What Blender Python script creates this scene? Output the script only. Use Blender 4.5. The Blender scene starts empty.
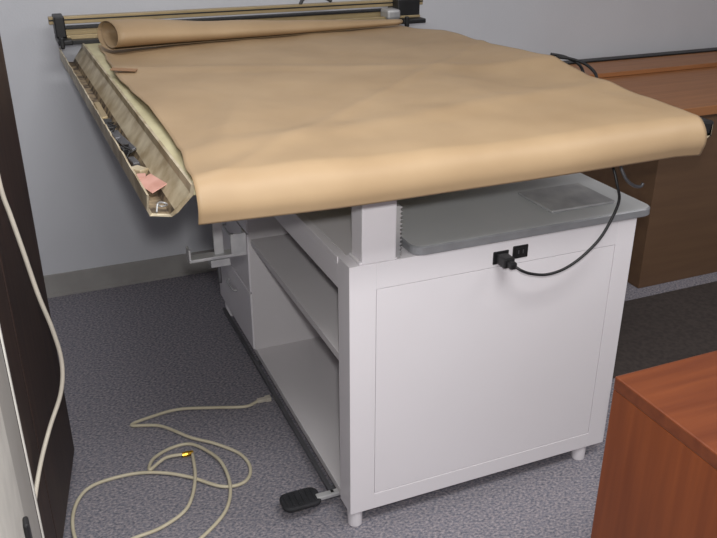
import bpy, bmesh, math, random
from mathutils import Vector, Matrix, noise
random.seed(4)
sc=bpy.context.scene
sc.view_settings.view_transform='Standard'
COL=sc.collection

# ---------------------------------------------------------------- materials
def lin(c):
    return tuple((x/255/12.92) if x/255<=.04045 else ((x/255+.055)/1.055)**2.4 for x in c)+(1,)
def mat(name,c,rough=.5,metal=0,c2=None,scale=20,stretch=(1,1,1),bump=0,bscale=None,detail=4,lo=.35,hi=.65,spec=None):
    m=bpy.data.materials.new(name);m.use_nodes=True
    n=m.node_tree.nodes;l=m.node_tree.links
    b=n['Principled BSDF'];b.inputs['Roughness'].default_value=rough;b.inputs['Metallic'].default_value=metal
    if spec is not None:b.inputs['Specular IOR Level'].default_value=spec
    tc=n.new('ShaderNodeTexCoord');mp=n.new('ShaderNodeMapping');mp.inputs['Scale'].default_value=stretch
    l.new(tc.outputs['Object'],mp.inputs[0])
    nz=n.new('ShaderNodeTexNoise');nz.inputs['Scale'].default_value=scale;nz.inputs['Detail'].default_value=detail
    l.new(mp.outputs[0],nz.inputs['Vector'])
    cr=n.new('ShaderNodeValToRGB');cr.color_ramp.elements[0].position=lo;cr.color_ramp.elements[1].position=hi
    if c2 is None:c2=tuple(x*.94 for x in c)
    cr.color_ramp.elements[0].color=lin(c);cr.color_ramp.elements[1].color=lin(c2)
    l.new(nz.outputs['Fac'],cr.inputs[0]);l.new(cr.outputs[0],b.inputs['Base Color'])
    if bump:
        n2=n.new('ShaderNodeTexNoise');n2.inputs['Scale'].default_value=bscale or scale
        l.new(mp.outputs[0],n2.inputs['Vector'])
        bp=n.new('ShaderNodeBump');bp.inputs['Strength'].default_value=bump;bp.inputs['Distance'].default_value=.01
        l.new(n2.outputs['Fac'],bp.inputs['Height']);l.new(bp.outputs[0],b.inputs['Normal'])
    return m
M={}
M['white']=mat('white_laminate',(226,222,226),.42,scale=3,c2=(224,220,224))
M['inner']=mat('white_inner_shaded',(212,208,210),.5,scale=3,c2=(209,205,207))  # white laminate darkened for the interior; cabinet shade put into the colour
M['paper']=mat('kraft_paper',(180,154,121),.52,c2=(164,138,106),scale=4.0,bump=.18,bscale=6,lo=.3,hi=.75,spec=.4,detail=9)
M['cream']=mat('cream_vinyl',(208,200,162),.5,c2=(192,182,144),scale=12)
M['chan']=mat('aged_aluminium',(206,194,168),.45,metal=.1,c2=(158,141,112),scale=16)
M['dirt']=mat('channel_grime',(146,128,102),.7,c2=(70,58,46),scale=28,lo=.4,hi=.6)
M['rail']=mat('rail_brass_grey',(178,158,120),.4,metal=.3,scale=10)
M['black']=mat('black_plastic',(22,22,24),.45,c2=(30,30,32))
M['rubber']=mat('black_rubber',(28,29,33),.8,c2=(40,40,44),scale=40)
M['steel']=mat('grey_steel',(190,190,190),.4,metal=.25,c2=(160,160,163),scale=15)
M['dsteel']=mat('dark_steel',(96,96,100),.4,metal=.4,scale=15)
M['slabtop']=mat('grey_laminate',(202,203,205),.33,c2=(196,198,200),scale=5)
M['slabedge']=mat('slab_edge_grey',(150,151,155),.4,metal=.2)
M['beige']=mat('beige_cable',(205,196,172),.5,c2=(195,186,160))
M['whitecable']=mat('ivory_cable',(202,194,180),.5)
M['gold']=mat('gold_connector',(220,170,60),.3,metal=.9)
M['pink']=mat('pink_rubber',(206,160,148),.8,c2=(186,138,124))
M['dark']=mat('dark_walnut',(62,44,37),.55,c2=(44,31,27),scale=5,stretch=(12,12,1))
M['cherry']=mat('cherry_wood',(134,70,34),.42,c2=(112,55,26),scale=5,stretch=(10,10,.6),detail=8,lo=.25,hi=.75)
M['cherrytop']=mat('cherry_wood_top',(120,64,36),.4,c2=(98,49,28),scale=5,stretch=(.8,12,12),detail=8,lo=.25,hi=.75)
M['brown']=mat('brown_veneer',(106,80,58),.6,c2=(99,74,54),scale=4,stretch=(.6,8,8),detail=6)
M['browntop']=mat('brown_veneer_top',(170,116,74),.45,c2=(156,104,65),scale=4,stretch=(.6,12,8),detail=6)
M['gray']=mat('painted_metal',(176,173,168),.5,c2=(168,164,158),scale=5)
M['grayl']=mat('painted_metal_light',(208,205,198),.5)
M['mat']=mat('floor_shade_dark',(68,60,57),.9,c2=(56,49,47),scale=60)  # dark tone of the floor sheet that stands in for shade
M['tape']=mat('tan_tape',(160,122,90),.7)
M['wall']=mat('painted_wall',(208,209,214),.8,c2=(204,205,210),scale=2.5,bump=.05,bscale=120)
M['ceil']=mat('ceiling_white',(225,225,225),.9)
M['base']=mat('vinyl_baseboard',(162,159,156),.6,c2=(152,149,146),scale=8)
def carpet():
    m=bpy.data.materials.new('carpet');m.use_nodes=True
    n=m.node_tree.nodes;l=m.node_tree.links;b=n['Principled BSDF'];b.inputs['Roughness'].default_value=.95
    b.inputs['Specular IOR Level'].default_value=.1
    tc=n.new('ShaderNodeTexCoord');mp=n.new('ShaderNodeMapping');mp.inputs['Rotation'].default_value=(0,0,.5);mp.inputs['Scale'].default_value=(1,1.4,1)
    l.new(tc.outputs['Object'],mp.inputs[0])
    nz=n.new('ShaderNodeTexNoise');nz.inputs['Scale'].default_value=110;nz.inputs['Detail'].default_value=2;nz.inputs['Roughness'].default_value=.6
    l.new(mp.outputs[0],nz.inputs['Vector'])
    cr=n.new('ShaderNodeValToRGB');e=cr.color_ramp.elements
    e[0].position=.33;e[0].color=lin((98,97,106));e[1].position=.68;e[1].color=lin((164,158,163))
    x=e.new(.45);x.color=lin((122,123,134));x=e.new(.56);x.color=lin((144,137,141))
    l.new(nz.outputs['Fac'],cr.inputs[0]);l.new(cr.outputs[0],b.inputs['Base Color'])
    bp=n.new('ShaderNodeBump');bp.inputs['Strength'].default_value=.10;bp.inputs['Distance'].default_value=.003
    l.new(nz.outputs['Fac'],bp.inputs['Height']);l.new(bp.outputs[0],b.inputs['Normal'])
    return m
M['carpet']=carpet()

# ---------------------------------------------------------------- builders
def wloc(o):
    v=Vector((0,0,0))
    while o: v+=o.location;o=o.parent
    return v
def link(o,parent=None,at=(0,0,0)):
    COL.objects.link(o)
    at=Vector(at)
    if parent:o.parent=parent;o.location=at-wloc(parent)
    else:o.location=at
    return o
def meta(o,label,cat=None,group=None):
    o['label']=label
    if cat:o['category']=cat
    if group:o['group']=group
    return o
def empty(name,at,label,cat):
    o=bpy.data.objects.new(name,None);o.empty_display_size=.1
    link(o,None,at);return meta(o,label,cat)
def finish(name,bm,mats,parent,at,smooth=False):
    me=bpy.data.meshes.new(name);
    bmesh.ops.translate(bm,verts=bm.verts,vec=-Vector(at))
    bmesh.ops.recalc_face_normals(bm,faces=bm.faces)
    for f in bm.faces:f.smooth=smooth
    bm.to_mesh(me);bm.free()
    for m in (mats if isinstance(mats,(list,tuple)) else [mats]):me.materials.append(M[m])
    o=bpy.data.objects.new(name,me);return link(o,parent,at)
def addbox(bm,b,bev=.002,mi=0,seg=2,rot=None):
    x0,x1,y0,y1,z0,z1=b
    r=bmesh.ops.create_cube(bm,size=1)
    vs=r['verts']
    bmesh.ops.scale(bm,verts=vs,vec=(x1-x0,y1-y0,z1-z0))
    c=Vector(((x0+x1)/2,(y0+y1)/2,(z0+z1)/2))
    if bev:
        es=list({e for v in vs for e in v.link_edges})
        r2=bmesh.ops.bevel(bm,geom=es,offset=bev,segments=seg,affect='EDGES',profile=.5)
        vs=list({v for f in r2['faces'] for v in f.verts}|{v for v in vs if v.is_valid})
    if rot: bmesh.ops.rotate(bm,verts=vs,cent=(0,0,0),matrix=rot)
    bmesh.ops.translate(bm,verts=vs,vec=c)
    for f in {f for v in vs for f in v.link_faces}:f.material_index=mi
def boxes(name,bl,mats,parent=None,bev=.002,at=None,mis=None,rot=None):
    bm=bmesh.new()
    for i,b in enumerate(bl):addbox(bm,b,bev,(mis[i] if mis else 0),rot=rot)
    if at is None:
        b=bl[0];at=((b[0]+b[1])/2,(b[2]+b[3])/2,b[4])
    return finish(name,bm,mats,parent,at)
def catmull(P,k=8):
    P=[Vector(p) for p in P];Q=[P[0]*2-P[1]]+P+[P[-1]*2-P[-2]];out=[]
    for i in range(1,len(Q)-2):
        a,b,c,d=Q[i-1:i+3]
        for j in range(k):
            t=j/k
            out.append(.5*((2*b)+(c-a)*t+(2*a-5*b+4*c-d)*t*t+(3*b-a-3*c+d)*t**3))
    out.append(P[-1]);return out
def addtube(bm,P,r,seg=10,mi=0):
    n=len(P);rings=[];t=(P[1]-P[0]).normalized()
    up=Vector((0,0,1)) if abs(t.z)<.9 else Vector((1,0,0))
    nrm=(up-t*up.dot(t)).normalized()
    for i in range(n):
        t=(P[min(i+1,n-1)]-P[max(i-1,0)]).normalized()
        nrm=(nrm-t*nrm.dot(t)).normalized();bn=t.cross(nrm)
        rr=r[i] if isinstance(r,(list,tuple)) else r
        rings.append([bm.verts.new(P[i]+rr*(math.cos(a)*nrm+math.sin(a)*bn)) for a in [2*math.pi*j/seg for j in range(seg)]])
    fs=[]
    for i in range(n-1):
        for j in range(seg):
            fs.append(bm.faces.new((rings[i][j],rings[i][(j+1)%seg],rings[i+1][(j+1)%seg],rings[i+1][j])))
    fs.append(bm.faces.new(rings[0]));fs.append(bm.faces.new(rings[-1]))
    for f in fs:f.material_index=mi
def tube(name,P,r,m,parent=None,k=8,smooth=True,seg=10):
    bm=bmesh.new();Q=catmull(P,k) if k else [Vector(p) for p in P]
    addtube(bm,Q,r,seg);o=finish(name,bm,m,parent,Q[0],True);return o
def prism(name,prof,y0,y1,mats,parent,skew=0,mif=None,axis='y'):
    bm=bmesh.new()
    a=[bm.verts.new((x,y0,z)) for x,z in prof];b=[bm.verts.new((x+skew,y1,z)) for x,z in prof]
    n=len(prof)
    for i in range(n):
        f=bm.faces.new((a[i],a[(i+1)%n],b[(i+1)%n],b[i]))
        if mif and i in mif:f.material_index=1
    bm.faces.new(a);bm.faces.new(b)
    return finish(name,bm,mats,parent,(prof[0][0],y0,prof[0][1]))

# ---------------------------------------------------------------- room
def struct(name,b,m):
    o=boxes(name,[b],m,None,0);o['kind']='structure';return o
struct('floor',(-1.5,4.6,-1.7,3.44,-.1,0),'carpet')
struct('wall_back',(-1.5,4.6,3.34,3.44,0,2.7),'wall')
struct('wall_left',(-1.6,-1.5,-1.7,3.44,0,2.7),'wall')
struct('wall_right',(4.6,4.7,-1.7,3.44,0,2.7),'wall')
struct('wall_front',(-1.5,4.6,-1.8,-1.7,0,2.7),'wall')
struct('ceiling',(-1.6,4.7,-1.8,3.44,2.7,2.8),'ceil')
o=boxes('baseboard_back',[(-1.5,4.6,3.330,3.34,0,.1),(-1.5,4.6,3.325,3.34,0,.012)],'base',None,.001);o['kind']='structure'

# ---------------------------------------------------------------- drafting table
T=empty('drafting_table',(1.04,2.2,0),'white laminate drafting table with cabinet base standing on carpet','drafting table')
X0,X1,Y0,Y1=.634,1.450,1.5625,2.93
ZT=.773;ZB=.055
boxes('carcass',[
 (X0+.004,X1-.002,Y0+.07,Y1,ZB,ZB+.022),
 (X0+.02,X1-.002,Y0+.07,Y1,ZT-.018,ZT),
 (X1-.022,X1,Y0+.07,Y1,ZB,ZT-.018),
 (X0,X1-.022,Y1-.02,Y1,ZB+.022,ZT-.018),
 (X0,X1-.022,2.45,2.468,ZB+.022,ZT-.018),
 (1.10,1.112,Y0+.07,2.45,ZB+.022,ZT-.018),
],'inner',T,.001)
boxes('long_rail',[(X0,X0+.02,1.633,2.45,.690,.754),(X0-.002,X0+.02,1.633,Y1,.756,ZT)],'white',T,.0015)
boxes('end_frame',[
 (X0,X0+.068,Y0,Y0+.072,ZB,ZT),(X1-.059,X1,Y0,Y0+.072,ZB,ZT),
 (X0+.068,X1-.059,Y0,Y0+.072,.706,ZT),(X0+.068,X1-.059,Y0,Y0+.072,ZB,.103)],'white',T,.0008)
boxes('end_panel',[(X0+.0695,X1-.0605,Y0+.001,Y0+.03,.1045,.7045)],'white',T,.001)
boxes('shelf',[(X0+.006,1.10,Y0+.072,2.45,.478,.5)],'inner',T,.001)
zs=[(.08,.296),(.304,.516),(.524,.752)]
for a,b in zs:
    d=boxes('drawer',[(X0-.006,X0+.014,2.452,Y1-.003,a,b),(X0+.014,1.05,2.475,Y1-.03,a+.01,b-.03)],'white',T,.0015)
    zc=(a+b)/2+.04
    tube('handle',[(X0-.005,2.64,zc),(X0-.018,2.645,zc),(X0-.020,2.69,zc),(X0-.018,2.735,zc),(X0-.005,2.74,zc)],.004,'steel',d,k=5)
for x,y in [(.657,1.588),(1.385,1.588),(.657,2.89),(1.40,2.89)]:
    bm=bmesh.new();addtube(bm,[Vector((x,y,0)),Vector((x,y,.003)),Vector((x,y,.055))],[.017,.019,.021],20)
    finish('leg',bm,'white',T,(x,y,0))
for y in (Y0+.001,2.80):
    c=boxes('column',[(.666,.752,y,y+.065,ZT,1.0),(.660,.758,y+.002,y+.07,ZT,ZT+.006)],'white',T,.003)
z=.775;pts=[(.750,.775)]
while z<.90:
    pts+= [(.762,z+.002),(.768,z+.005),(.762,z+.008)];z+=.010
pts+=[(.750,.905)]
bm=bmesh.new()
a=[bm.verts.new((x,1.566,zz)) for x,zz in pts];b=[bm.verts.new((x,1.590,zz)) for x,zz in pts]
for i in range(len(pts)):
    j=(i+1)%len(pts);bm.faces.new((a[i],a[j],b[j],b[i]))
bm.faces.new(a);bm.faces.new(b)
finish('gear_rack',bm,'steel',T,(.752,1.59,.8))
boxes('support_frame',[(.60,.63,1.55,3.0,.985,1.028),(1.20,1.23,1.55,3.0,.985,1.028),(.40,1.40,1.60,1.64,.99,1.028),(.40,1.40,2.82,2.86,.99,1.028)],'dsteel',T,.002)
bm=bmesh.new();addbox(bm,(.274,1.475,1.46,3.2,1.03,1.060),.003)
for v in bm.verts:
    if v.co.x<.5:v.co.x-=.022*(v.co.y-1.43)/1.77
finish('tabletop',bm,'cream',T,(.88,2.3,1.03))
bm=bmesh.new()
cp=[(.1945,1.046),(.191,1.046),(.191,1.008),(.197,.992),(.236,.989),(.246,1.002),(.275,1.040),(.275,1.063),(.269,1.063),(.268,1.044),(.240,1.008),(.233,.995),(.202,.997),(.1955,1.012)]
NS=90;g=[]
for i in range(NS+1):
    y=1.470+(3.14-1.470)*i/NS;sk=-.024*(y-1.41)/1.73
    ragged=.0025*noise.noise(Vector((y*13,2,1)))+.0025*noise.noise(Vector((y*45,2,1)))
    row=[]
    for k,(x,zz) in enumerate(cp):
        yy=y
        if i==0: yy+=[-.020,-.020,.006,.016,.004,-.012,-.030,-.040,-.040,-.030,-.010,.004,.016,.006][k]
        row.append(bm.verts.new((x+sk+(ragged*.4 if k in(0,1,2,13) else 0),yy,zz+(ragged if k in (0,1) else 0))))
    g.append(row)
n=len(cp)
for a,b in zip(g,g[1:]):
    for i in range(n):
        f=bm.faces.new((a[i],a[(i+1)%n],b[(i+1)%n],b[i]))
        if i in (10,11,12):f.material_index=1
bm.faces.new(g[0]);bm.faces.new(g[-1])
finish('edge_channel',bm,['chan','dirt'],T,(.19,1.47,.994))
tube('wire_spring',[(.208,1.475,1.002),(.214,1.485,1.016),(.224,1.470,1.020),(.230,1.485,1.010),(.222,1.50,1.003),(.212,1.49,1.012)],.0018,'steel',T,k=5,seg=6)
prism('edge_channel',[(1.477,1.050),(1.477,1.012),(1.515,1.012),(1.525,1.020),(1.525,1.044),(1.521,1.044),(1.518,1.024),(1.483,1.022),(1.483,1.050)],1.44,3.14,['chan','dirt'],T)
boxes('channel_end_cap',[(1.484,1.530,1.44,1.53,1.012,1.053)],'black',T,.006)
R=boxes('straightedge_rail',[(.17,1.62,3.20,3.235,1.075,1.100),(.17,1.62,3.193,3.242,1.100,1.108),(.15,1.64,3.203,3.237,1.118,1.143),(.15,1.64,3.200,3.206,1.130,1.135),(.20,1.60,3.10,3.14,1.060,1.074),(.20,1.60,3.145,3.165,1.070,1.086)],['rail','black'],T,.0015,mis=[0,1,0,1,1,0])
for x in (.165,1.50):
    boxes('rail_bracket',[(x,x+(.05 if x<1 else .10),3.09,3.25,1.060,1.078),(x,x+(.035 if x<1 else .10),3.15,3.255,1.078,1.150),(x+.005,x+.02,3.08,3.10,1.05,1.09)],'black',T,.004)
boxes('rail_wheel_housing',[(1.44,1.50,3.12,3.2,1.076,1.115)],['steel'],T,.01)
tube('rail_clip',[(1.10,3.215,1.143),(1.115,3.21,1.165),(1.16,3.205,1.17),(1.20,3.205,1.165),(1.23,3.21,1.15)],.007,'dsteel',T,k=5)
for x,z in ((1.037,.731),(1.093,.737)):
    o=boxes('power_socket',[(x-.022,x+.022,Y0-.003,Y0+.006,z-.017,z+.017),(x-.014,x+.014,Y0-.004,Y0,z-.012,z+.012)],'black',T,.002)
    boxes('socket_slot',[(x-.008,x-.005,Y0-.0045,Y0-.003,z-.004,z+.006),(x+.005,x+.008,Y0-.0045,Y0-.003,z-.004,z+.006)],'dsteel',o,0)
boxes('foot_bar',[(.616,.628,1.66,2.85,.044,.058),(.616,.66,1.68,1.70,.044,.05),(.616,.66,2.40,2.42,.044,.05)],'dsteel',T,.002)
boxes('pedal_arm',[(.575,.66,1.655,1.675,.045,.058)],'steel',T,.003)
def rrect(x0,x1,y0,y1,r,n=6):
    out=[]
    for cx,cy,a0 in ((x1-r,y1-r,0),(x0+r,y1-r,90),(x0+r,y0+r,180),(x1-r,y0+r,270)):
        for i in range(n+1):
            a=math.radians(a0+90*i/n);out.append((cx+r*math.cos(a),cy+r*math.sin(a)))
    return out
def slab(bm,rr,z0,z1,e=.003,side=1):
    o=rrect(*rr);i=rrect(rr[0]+e,rr[1]-e,rr[2]+e,rr[3]-e,rr[4])
    L=[[bm.verts.new((x,y,z)) for x,y in q] for q,z in ((i,z0),(o,z0+e),(o,z1-e),(i,z1))]
    n=len(o)
    for k,(a,b) in enumerate(zip(L,L[1:])):
        for j in range(n):
            f=bm.faces.new((a[j],a[(j+1)%n],b[(j+1)%n],b[j]));f.material_index=side
    f=bm.faces.new(L[0]);f.material_index=side
    bm.faces.new(L[3])
bm=bmesh.new();slab(bm,(.480,.588,1.642,1.714,.022),.042,.056,.004,0)
for i in range(6):addbox(bm,(.490+i*.0155,.497+i*.0155,1.652,1.704,.055,.059),.001)
finish('foot_pedal',bm,'rubber',T,(.534,1.676,.04))
boxes('clamp_hanger',[(.400,.424,1.895,1.901,.70,1.03)],'steel',T,.001)
boxes('clamp_bracket',[(.332,.480,1.880,1.915,.704,.712),(.332,.337,1.880,1.915,.712,.738),(.440,.480,1.880,1.884,.712,.765),(.476,.480,1.884,1.915,.712,.765),(.385,.435,1.876,1.920,.684,.703)],'steel',T,.001)
tube('clamp_screw',[(.409,1.898,.684),(.409,1.898,.66),(.409,1.898,.63)],.005,'dsteel',T,k=2)
tube('cable_hook',[(1.325,1.55,1.03),(1.325,1.52,.96),(1.335,1.50,.918),(1.355,1.49,.898),(1.378,1.49,.892),(1.385,1.49,.900)],.004,'dsteel',T,k=6)

# ---------------------------------------------------------------- kraft paper cover
def interp(tab,y):
    if y<=tab[0][0]:return tab[0][1]
    for (a,b),(c,d) in zip(tab,tab[1:]):
        if y<=c:return b+(d-b)*(y-a)/(c-a)
    return tab[-1][1]
XL=[(1.42,.272),(1.5,.276),(1.6,.285),(1.75,.292),(2.0,.290),(2.25,.279),(2.45,.272),(2.55,.276),(2.8,.285),(3.05,.290)]
XR=[(1.42,1.478),(1.5,1.488),(1.65,1.503),(1.9,1.504),(2.1,1.522),(2.4,1.530),(2.8,1.524),(2.92,1.46),(3.05,1.45)]
bm=bmesh.new();NU=130
path=[]
NY=140;YF=1.450
for i in range(NY+1):
    y=3.02+(YF-3.02)*i/NY;path.append((y,1.0645,1,0))
Rr=.045
for i in range(1,19):
    th=i/18*math.radians(112);path.append((YF-Rr*math.sin(th),1.0645-Rr+Rr*math.cos(th),max(0,1-i/12),i/18))
ye,ze=path[-1][0],path[-1][1]
for i in range(1,5):
    s=i/4;path.append((ye+.006*s,ze-.017*s,0,1))
grid=[]
for (y,z,s,c) in path:
    row=[];yy=max(y,1.42);xl=interp(XL,yy)+.004*noise.noise(Vector((0,y*9,3)));xr=interp(XR,yy)+.003*noise.noise(Vector((5,y*7,3)))
    for j in range(NU+1):
        u=j/NU;x=xl+(xr-xl)*u
        w=.0035+ .013*(noise.noise(Vector((x*1.6+y*.9,y*1.5,.3)))+.25)+.006*noise.noise(Vector((x*5,y*4,1.7)))+.0018*noise.noise(Vector((x*14,y*11,4)))
        d=(x-.34)*.50-(y-1.52)*.18; w+=.009*math.exp(-(d/.018)**2)*max(0,1-abs(y-1.75)/.35)
        d2=(y-2.30)+.35*(x-.9);w+=.006*math.exp(-(d2/.05)**2)
        d3=(y-1.75)-.18*(x-1.2);w+=.007*math.exp(-(d3/.05)**2)
        d4=(y-2.0)-.9*(x-.95);w+=.004*math.exp(-(d4/.03)**2)
        w+=.020*math.exp(-((x-xr)/.13)**2)*math.exp(-((y-2.15)/.28)**2)
        w+=.012*math.exp(-((x-xr)/.10)**2)*math.exp(-((y-2.7)/.2)**2)
        w=max(w,0)*max(s,.0)
        zz=z+w-.006*max(0,(x-1.40)/.1)*(1 if y<1.75 else 0)*min(1,max(0,(1.75-y)/.2))
        yo=y
        if c>0:
            yo=y-.005*c*math.sin(u*math.pi)+.006*c*noise.noise(Vector((x*3,z*6,9)))
            zz-=.008*c*(u-.4)+.004*c*math.sin(u*5)
        row.append(bm.verts.new((x,yo,zz)))
    grid.append(row)
for a,b in zip(grid,grid[1:]):
    for j in range(NU):bm.faces.new((a[j],a[j+1],b[j+1],b[j]))
PC=finish('kraft_paper_cover',bm,'paper',None,(.89,2.2,1.064),True)
if PC.data.polygons[0].normal.z<0:PC.data.flip_normals()
sm=PC.modifiers.new('thick','SOLIDIFY');sm.thickness=.0012;sm.offset=1
meta(PC,'brown kraft paper sheet draped over the drafting board','paper')
bm=bmesh.new();NA=140;turns=1.5;NS=44;g=[]
A0=Vector((.312,2.85,0));A1=Vector((1.425,2.985,0));ax=(A1-A0).normalized();side=Vector((ax.y,-ax.x,0))*-1
for i in range(NS+1):
    s=i/NS;rad=.076*(1-s)**1.1+.016*s+.009*noise.noise(Vector((s*5,0,0)))*(1-s)+.002
    row=[]
    for j in range(NA+1):
        th=j/NA*turns*2*math.pi;r=rad*(.78+.22*j/NA)*(1+.07*math.sin(th*2+s*3)+.05*math.sin(th+7*s));fl=.62
        c=A0.lerp(A1,s)+Vector((0,0,1.076+rad*fl))
        row.append(bm.verts.new(c+side*(-r*math.cos(th+2.1))*1.2+Vector((0,0,r*fl*math.sin(th+2.1)))+ax*(-.020*j/NA*math.sin(th))))
    g.append(row)
for a,b in zip(g,g[1:]):
    for j in range(NA):bm.faces.new((a[j],a[j+1],b[j+1],b[j]))
RO=finish('paper_roll',bm,'paper',None,(.87,2.92,1.078),True)
sm=RO.modifiers.new('thick','SOLIDIFY');sm.thickness=.001
meta(RO,'loosely rolled end of brown kraft paper lying on the board','paper roll')
o=boxes('tape_scrap',[(.262,.335,2.44,2.475,1.083,1.0845)],'tape',None,.0005);o.rotation_euler=(0,.06,-.35)
meta(o,'small torn piece of tan tape stuck on the paper edge','tape')

# ---------------------------------------------------------------- clutter in channel
def skx(y):return -.024*(y-1.41)/1.73
def junk(name,x,y,l,w,h,m,rot,label,cat,tilt=0,z=.998):
    o=boxes(name,[(-w/2,w/2,-l/2,l/2,0,h)],m,None,min(h,w)*.2,at=(0,0,0));o.location=(x+skx(y),y,z);o.rotation_euler=(0,tilt,rot);return meta(o,label,cat)
junk('pink_paper',.226,1.61,.080,.036,.002,'pink',.25,'flat faded pink paper scrap lying in the edge channel','paper scrap',-.35,1.014)
junk('eraser',.218,1.69,.035,.020,.010,'pink',-.2,'small pale pink eraser piece in the edge channel','eraser')
junk('marker_cap',.222,1.80,.05,.016,.014,'dsteel',.1,'dark plastic marker cap in the edge channel','pen cap')
junk('binder_clip',.218,1.90,.030,.022,.016,'black',.3,'black metal binder clip in the edge channel','clip')
junk('tape_dispenser',.218,2.02,.07,.022,.018,'dsteel',.05,'dark grey small dispenser lying in the edge channel','tape dispenser')
junk('plastic_sleeve',.228,1.94,.13,.018,.006,'dsteel',.12,'crumpled dark plastic sleeve leaning in the edge channel','plastic sleeve',-.5,1.008)
junk('pencil_box',.216,2.14,.09,.022,.016,'black',-.05,'narrow black plastic box in the edge channel','box')
junk('paper_wad',.222,1.735,.04,.024,.014,'chan',.5,'folded dirty cream paper piece in the edge channel','paper scrap')
junk('scale_ruler',.220,2.32,.18,.016,.010,'rail',.0,'short worn ruler lying in the edge channel','ruler')
for i,(y,m) in enumerate([(1.76,'tape'),(2.22,'black'),(2.5,'dsteel')]):
    x=.206+skx(y);o=tube('pencil',[(x,y-.07,1.002),(x,y,1.002),(x-.002,y+.07,1.002)],.0035,m,k=2,seg=6)
    meta(o,['tan wooden pencil lying in the edge channel','black pencil lying in the edge channel','grey pencil lying in the edge channel'][i],'pencil')
for i,y in enumerate((1.86,2.08)):
    x=.216+skx(y)
    o=tube('wire_scrap',[(x-.008,y-.05,1.012),(x+.006,y-.03,1.024),(x+.010,y-.005,1.018),(x-.006,y+.01,1.026),(x+.004,y+.03,1.020),(x+.012,y+.055,1.014)],.0022,'black',k=5,seg=6)
    meta(o,'tangled piece of thin black wire in the edge channel','wire')

# ---------------------------------------------------------------- grey slab on cabinet
bm=bmesh.new()
slab(bm,(.795,1.500,1.556,2.20,.030),.774,.797)
S=finish('drawing_board',bm,['slabtop','slabedge'],None,(1.14,1.9,.774))
meta(S,'grey laminate drawing board with rounded corners lying on the white cabinet','drawing board')
o=boxes('metal_plate',[(1.22,1.42,1.62,1.78,.798,.806)],'steel',None,.003);meta(o,'thin bare metal plate lying on the grey board','metal plate')

# ---------------------------------------------------------------- cables
C=empty('power_cord',(1.037,1.52,.70),'black power cord plugged into the socket on the cabinet end','power cord')
boxes('plug',[(1.022,1.052,1.520,1.557,.718,.744),(1.028,1.046,1.500,1.522,.722,.740)],'black',C,.004)
tube('cord',[(1.040,1.505,.731),(1.055,1.495,.720),(1.085,1.495,.706),(1.13,1.495,.696),(1.18,1.495,.702),(1.23,1.495,.726),(1.278,1.495,.767),(1.307,1.495,.816),(1.322,1.495,.861),(1.315,1.50,.899),(1.31,1.53,.95),(1.30,1.60,.985)],.0036,'black',C)
o=tube('looped_cord',[(1.525,2.08,1.096),(1.545,2.04,1.096),(1.562,1.99,1.088),(1.562,1.94,1.07),(1.545,1.91,1.05),(1.540,1.94,1.038),(1.565,1.99,1.05),(1.572,2.03,1.078),(1.555,2.08,1.094),(1.53,2.12,1.098)],.0045,'black')
meta(o,'small bundle of black cord at the drafting board edge','cord')

A=[(0.579,2.239),(0.529,2.222),(0.437,2.254),(0.329,2.293),(0.247,2.291),(0.167,2.266),(0.251,2.224),(0.326,2.125),(0.39,2.065),(0.448,1.988),(0.458,1.912),(0.425,1.858),(0.361,1.861),(0.285,1.936),(0.209,1.992),(0.127,2.021),(0.028,2.015),(-0.02,1.97),(-0.045,1.89),(-0.045,1.80),(-.02,1.72)]
Bp=[(0.294,2.047),(0.236,2.045),(0.183,2.008),(0.201,2.061),(0.259,2.099),(0.319,2.095),(0.36,2.03),(0.384,1.953),(0.381,1.848),(0.347,1.763),(.28,1.70),(.20,1.65),(.12,1.62)]
Cp=[(0.315,2.045),(0.300,1.936),(0.272,1.848),(0.236,1.797),(0.167,1.764),(0.099,1.752),(0.033,1.733),(-.02,1.72)]
def fcord(P,z,E):
    tube('cord',[(x,y,.006+z*(.5+.5*math.sin(i*1.1))) for i,(x,y) in enumerate(P)],.005,'beige',E)
c1=empty('network_cable',(.579,2.239,0),'long beige network cable lying in loops on the carpet','cable')
fcord(A,.004,c1)
boxes('connector',[(.575,.608,2.232,2.248,.002,.014),(.603,.622,2.229,2.251,.001,.016)],'whitecable',c1,.002)
c2=empty('coaxial_cable',(.30,2.047,0),'beige coaxial cable looped on the carpet with gold connector','cable')
fcord(Bp,.011,c2);fcord(Cp,.008,c2)
bm=bmesh.new();addtube(bm,[Vector((.285,2.047,.010)),Vector((.300,2.047,.010)),Vector((.318,2.047,.010))],[.008,.009,.007],10)
finish('connector',bm,'gold',c2,(.30,2.047,.0))['label']='gold metal connector'
Hg=[(-.075,1.70,1.9),(-.072,1.72,1.6),(-.07,1.72,1.3),(-.062,1.72,1.13),(-0.059,1.72,1.008),(-0.051,1.72,0.948),(-0.04,1.72,0.868),(-0.026,1.72,0.76),(-0.01,1.72,0.671),(-0.003,1.72,0.587),(-0.016,1.71,0.515),(-0.052,1.68,0.448),(-0.082,1.62,0.402),(-0.105,1.53,0.37),(-.125,1.43,.32),(-.135,1.36,.15),(-.135,1.33,.006)]
o=tube('hanging_cable',Hg,.005,'whitecable');meta(o,'ivory cable hanging down beside the dark wooden cabinet','cable')

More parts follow.
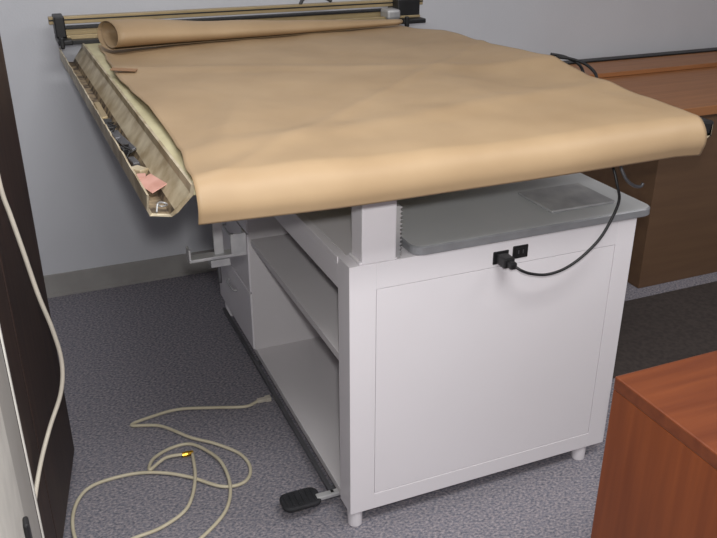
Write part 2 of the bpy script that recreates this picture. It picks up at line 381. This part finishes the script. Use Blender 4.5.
# ---------------------------------------------------------------- dark cabinet
D=empty('dark_cabinet',(-.023,2.154,0),'tall dark walnut cabinet standing on the carpet against the wall side','cabinet')
boxes('body',[(-.423,-.023,1.254,2.154,.04,1.98),(-.413,-.035,1.27,2.14,0,.04),(-.44,-.019,1.25,2.158,1.98,2.01)],'dark',D,.003)
for y in (1.262,1.706):
    d=boxes('door',[(-.023,-.009,y,y+.44,.05,1.97)],'dark',D,.003)
D.rotation_euler=(0,0,-math.radians(9.6))
G=empty('metal_cabinet',(-.3,.85,0),'light grey painted metal cabinet standing on the carpet','cabinet')
boxes('body',[(-.50,-.084,.45,1.25,.0,1.25),(-.50,-.081,1.235,1.252,0,1.26),(-.50,-.0835,1.222,1.232,.0,1.25),(-.5,-.0835,.94,.955,.03,1.23)],['gray','grayl','black'],G,.0015,mis=[0,1,2,2])
d=boxes('door',[(-.084,-.079,.46,.935,.03,1.23)],'grayl',G,.002)
boxes('handle',[(-.079,-.072,.88,.90,.80,.84)],'black',d,.003)

# ---------------------------------------------------------------- cherry desk
K=empty('wooden_desk',(1.35,.6,0),'reddish brown cherry wood desk with plain side panel','desk')
boxes('desktop',[(.932,1.75,.05,1.0,.712,.740)],'cherrytop',K,.003)
boxes('side_panel',[(.933,.958,.052,.999,0,.7115)],'cherry',K,.001)
boxes('side_panel',[(1.72,1.744,.06,.985,0,.711)],'cherry',K,.001)
boxes('back_panel',[(.958,1.72,.965,.985,.12,.711)],'cherry',K,.001)

# ---------------------------------------------------------------- credenza
Z=empty('credenza',(3.2,2.85,0),'long brown veneer credenza standing against the wall','credenza')
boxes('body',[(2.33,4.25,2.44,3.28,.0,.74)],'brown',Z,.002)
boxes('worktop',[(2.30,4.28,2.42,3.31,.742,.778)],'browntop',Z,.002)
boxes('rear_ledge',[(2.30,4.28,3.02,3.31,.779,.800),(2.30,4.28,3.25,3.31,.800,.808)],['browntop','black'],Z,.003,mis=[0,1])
o=boxes('floor_shade',[(1.56,3.6,1.90,2.36,.001,.006)],'mat',None,.002);meta(o,'dark brown flat sheet standing in for shade on the carpet beside the table','mat')  # added sheet: deep shade on the carpet, painted as a dark colour

# ---------------------------------------------------------------- lights
def area(name,loc,size,sy,power,col,rot=(0,0,0)):
    L=bpy.data.lights.new(name,'AREA');L.shape='RECTANGLE';L.size=size;L.size_y=sy;L.energy=power;L.color=col
    o=bpy.data.objects.new(name,L);o.location=loc;o.rotation_euler=rot;COL.objects.link(o)
area('ceiling_light',(.6,.2,2.66),1.2,.6,40,(1,.99,.975))
area('ceiling_light',(2.6,.6,2.66),1.2,.6,22,(1,.99,.975))
area('ceiling_light',(.2,2.0,2.66),1.2,.6,12,(.97,.98,1))
L=bpy.data.lights.new('camera_flash','AREA');L.size=.06;L.energy=20;L.color=(1,.99,.975)
o=bpy.data.objects.new('camera_flash',L);o.location=(.02,.02,1.63);o.rotation_euler=(math.radians(68),0,math.radians(-22.8));COL.objects.link(o)
w=bpy.data.worlds.new('World');sc.world=w;w.use_nodes=True
w.node_tree.nodes['Background'].inputs[0].default_value=(.6,.63,.7,1);w.node_tree.nodes['Background'].inputs[1].default_value=.3

# ---------------------------------------------------------------- camera
cd=bpy.data.cameras.new('camera');cam=bpy.data.objects.new('camera',cd);COL.objects.link(cam)
cd.sensor_width=36;cd.lens=817/717*36;cd.clip_start=.02
cam.location=(0,0,1.55);cam.rotation_euler=(math.radians(90-24.8),0,math.radians(-22.8))
sc.camera=cam
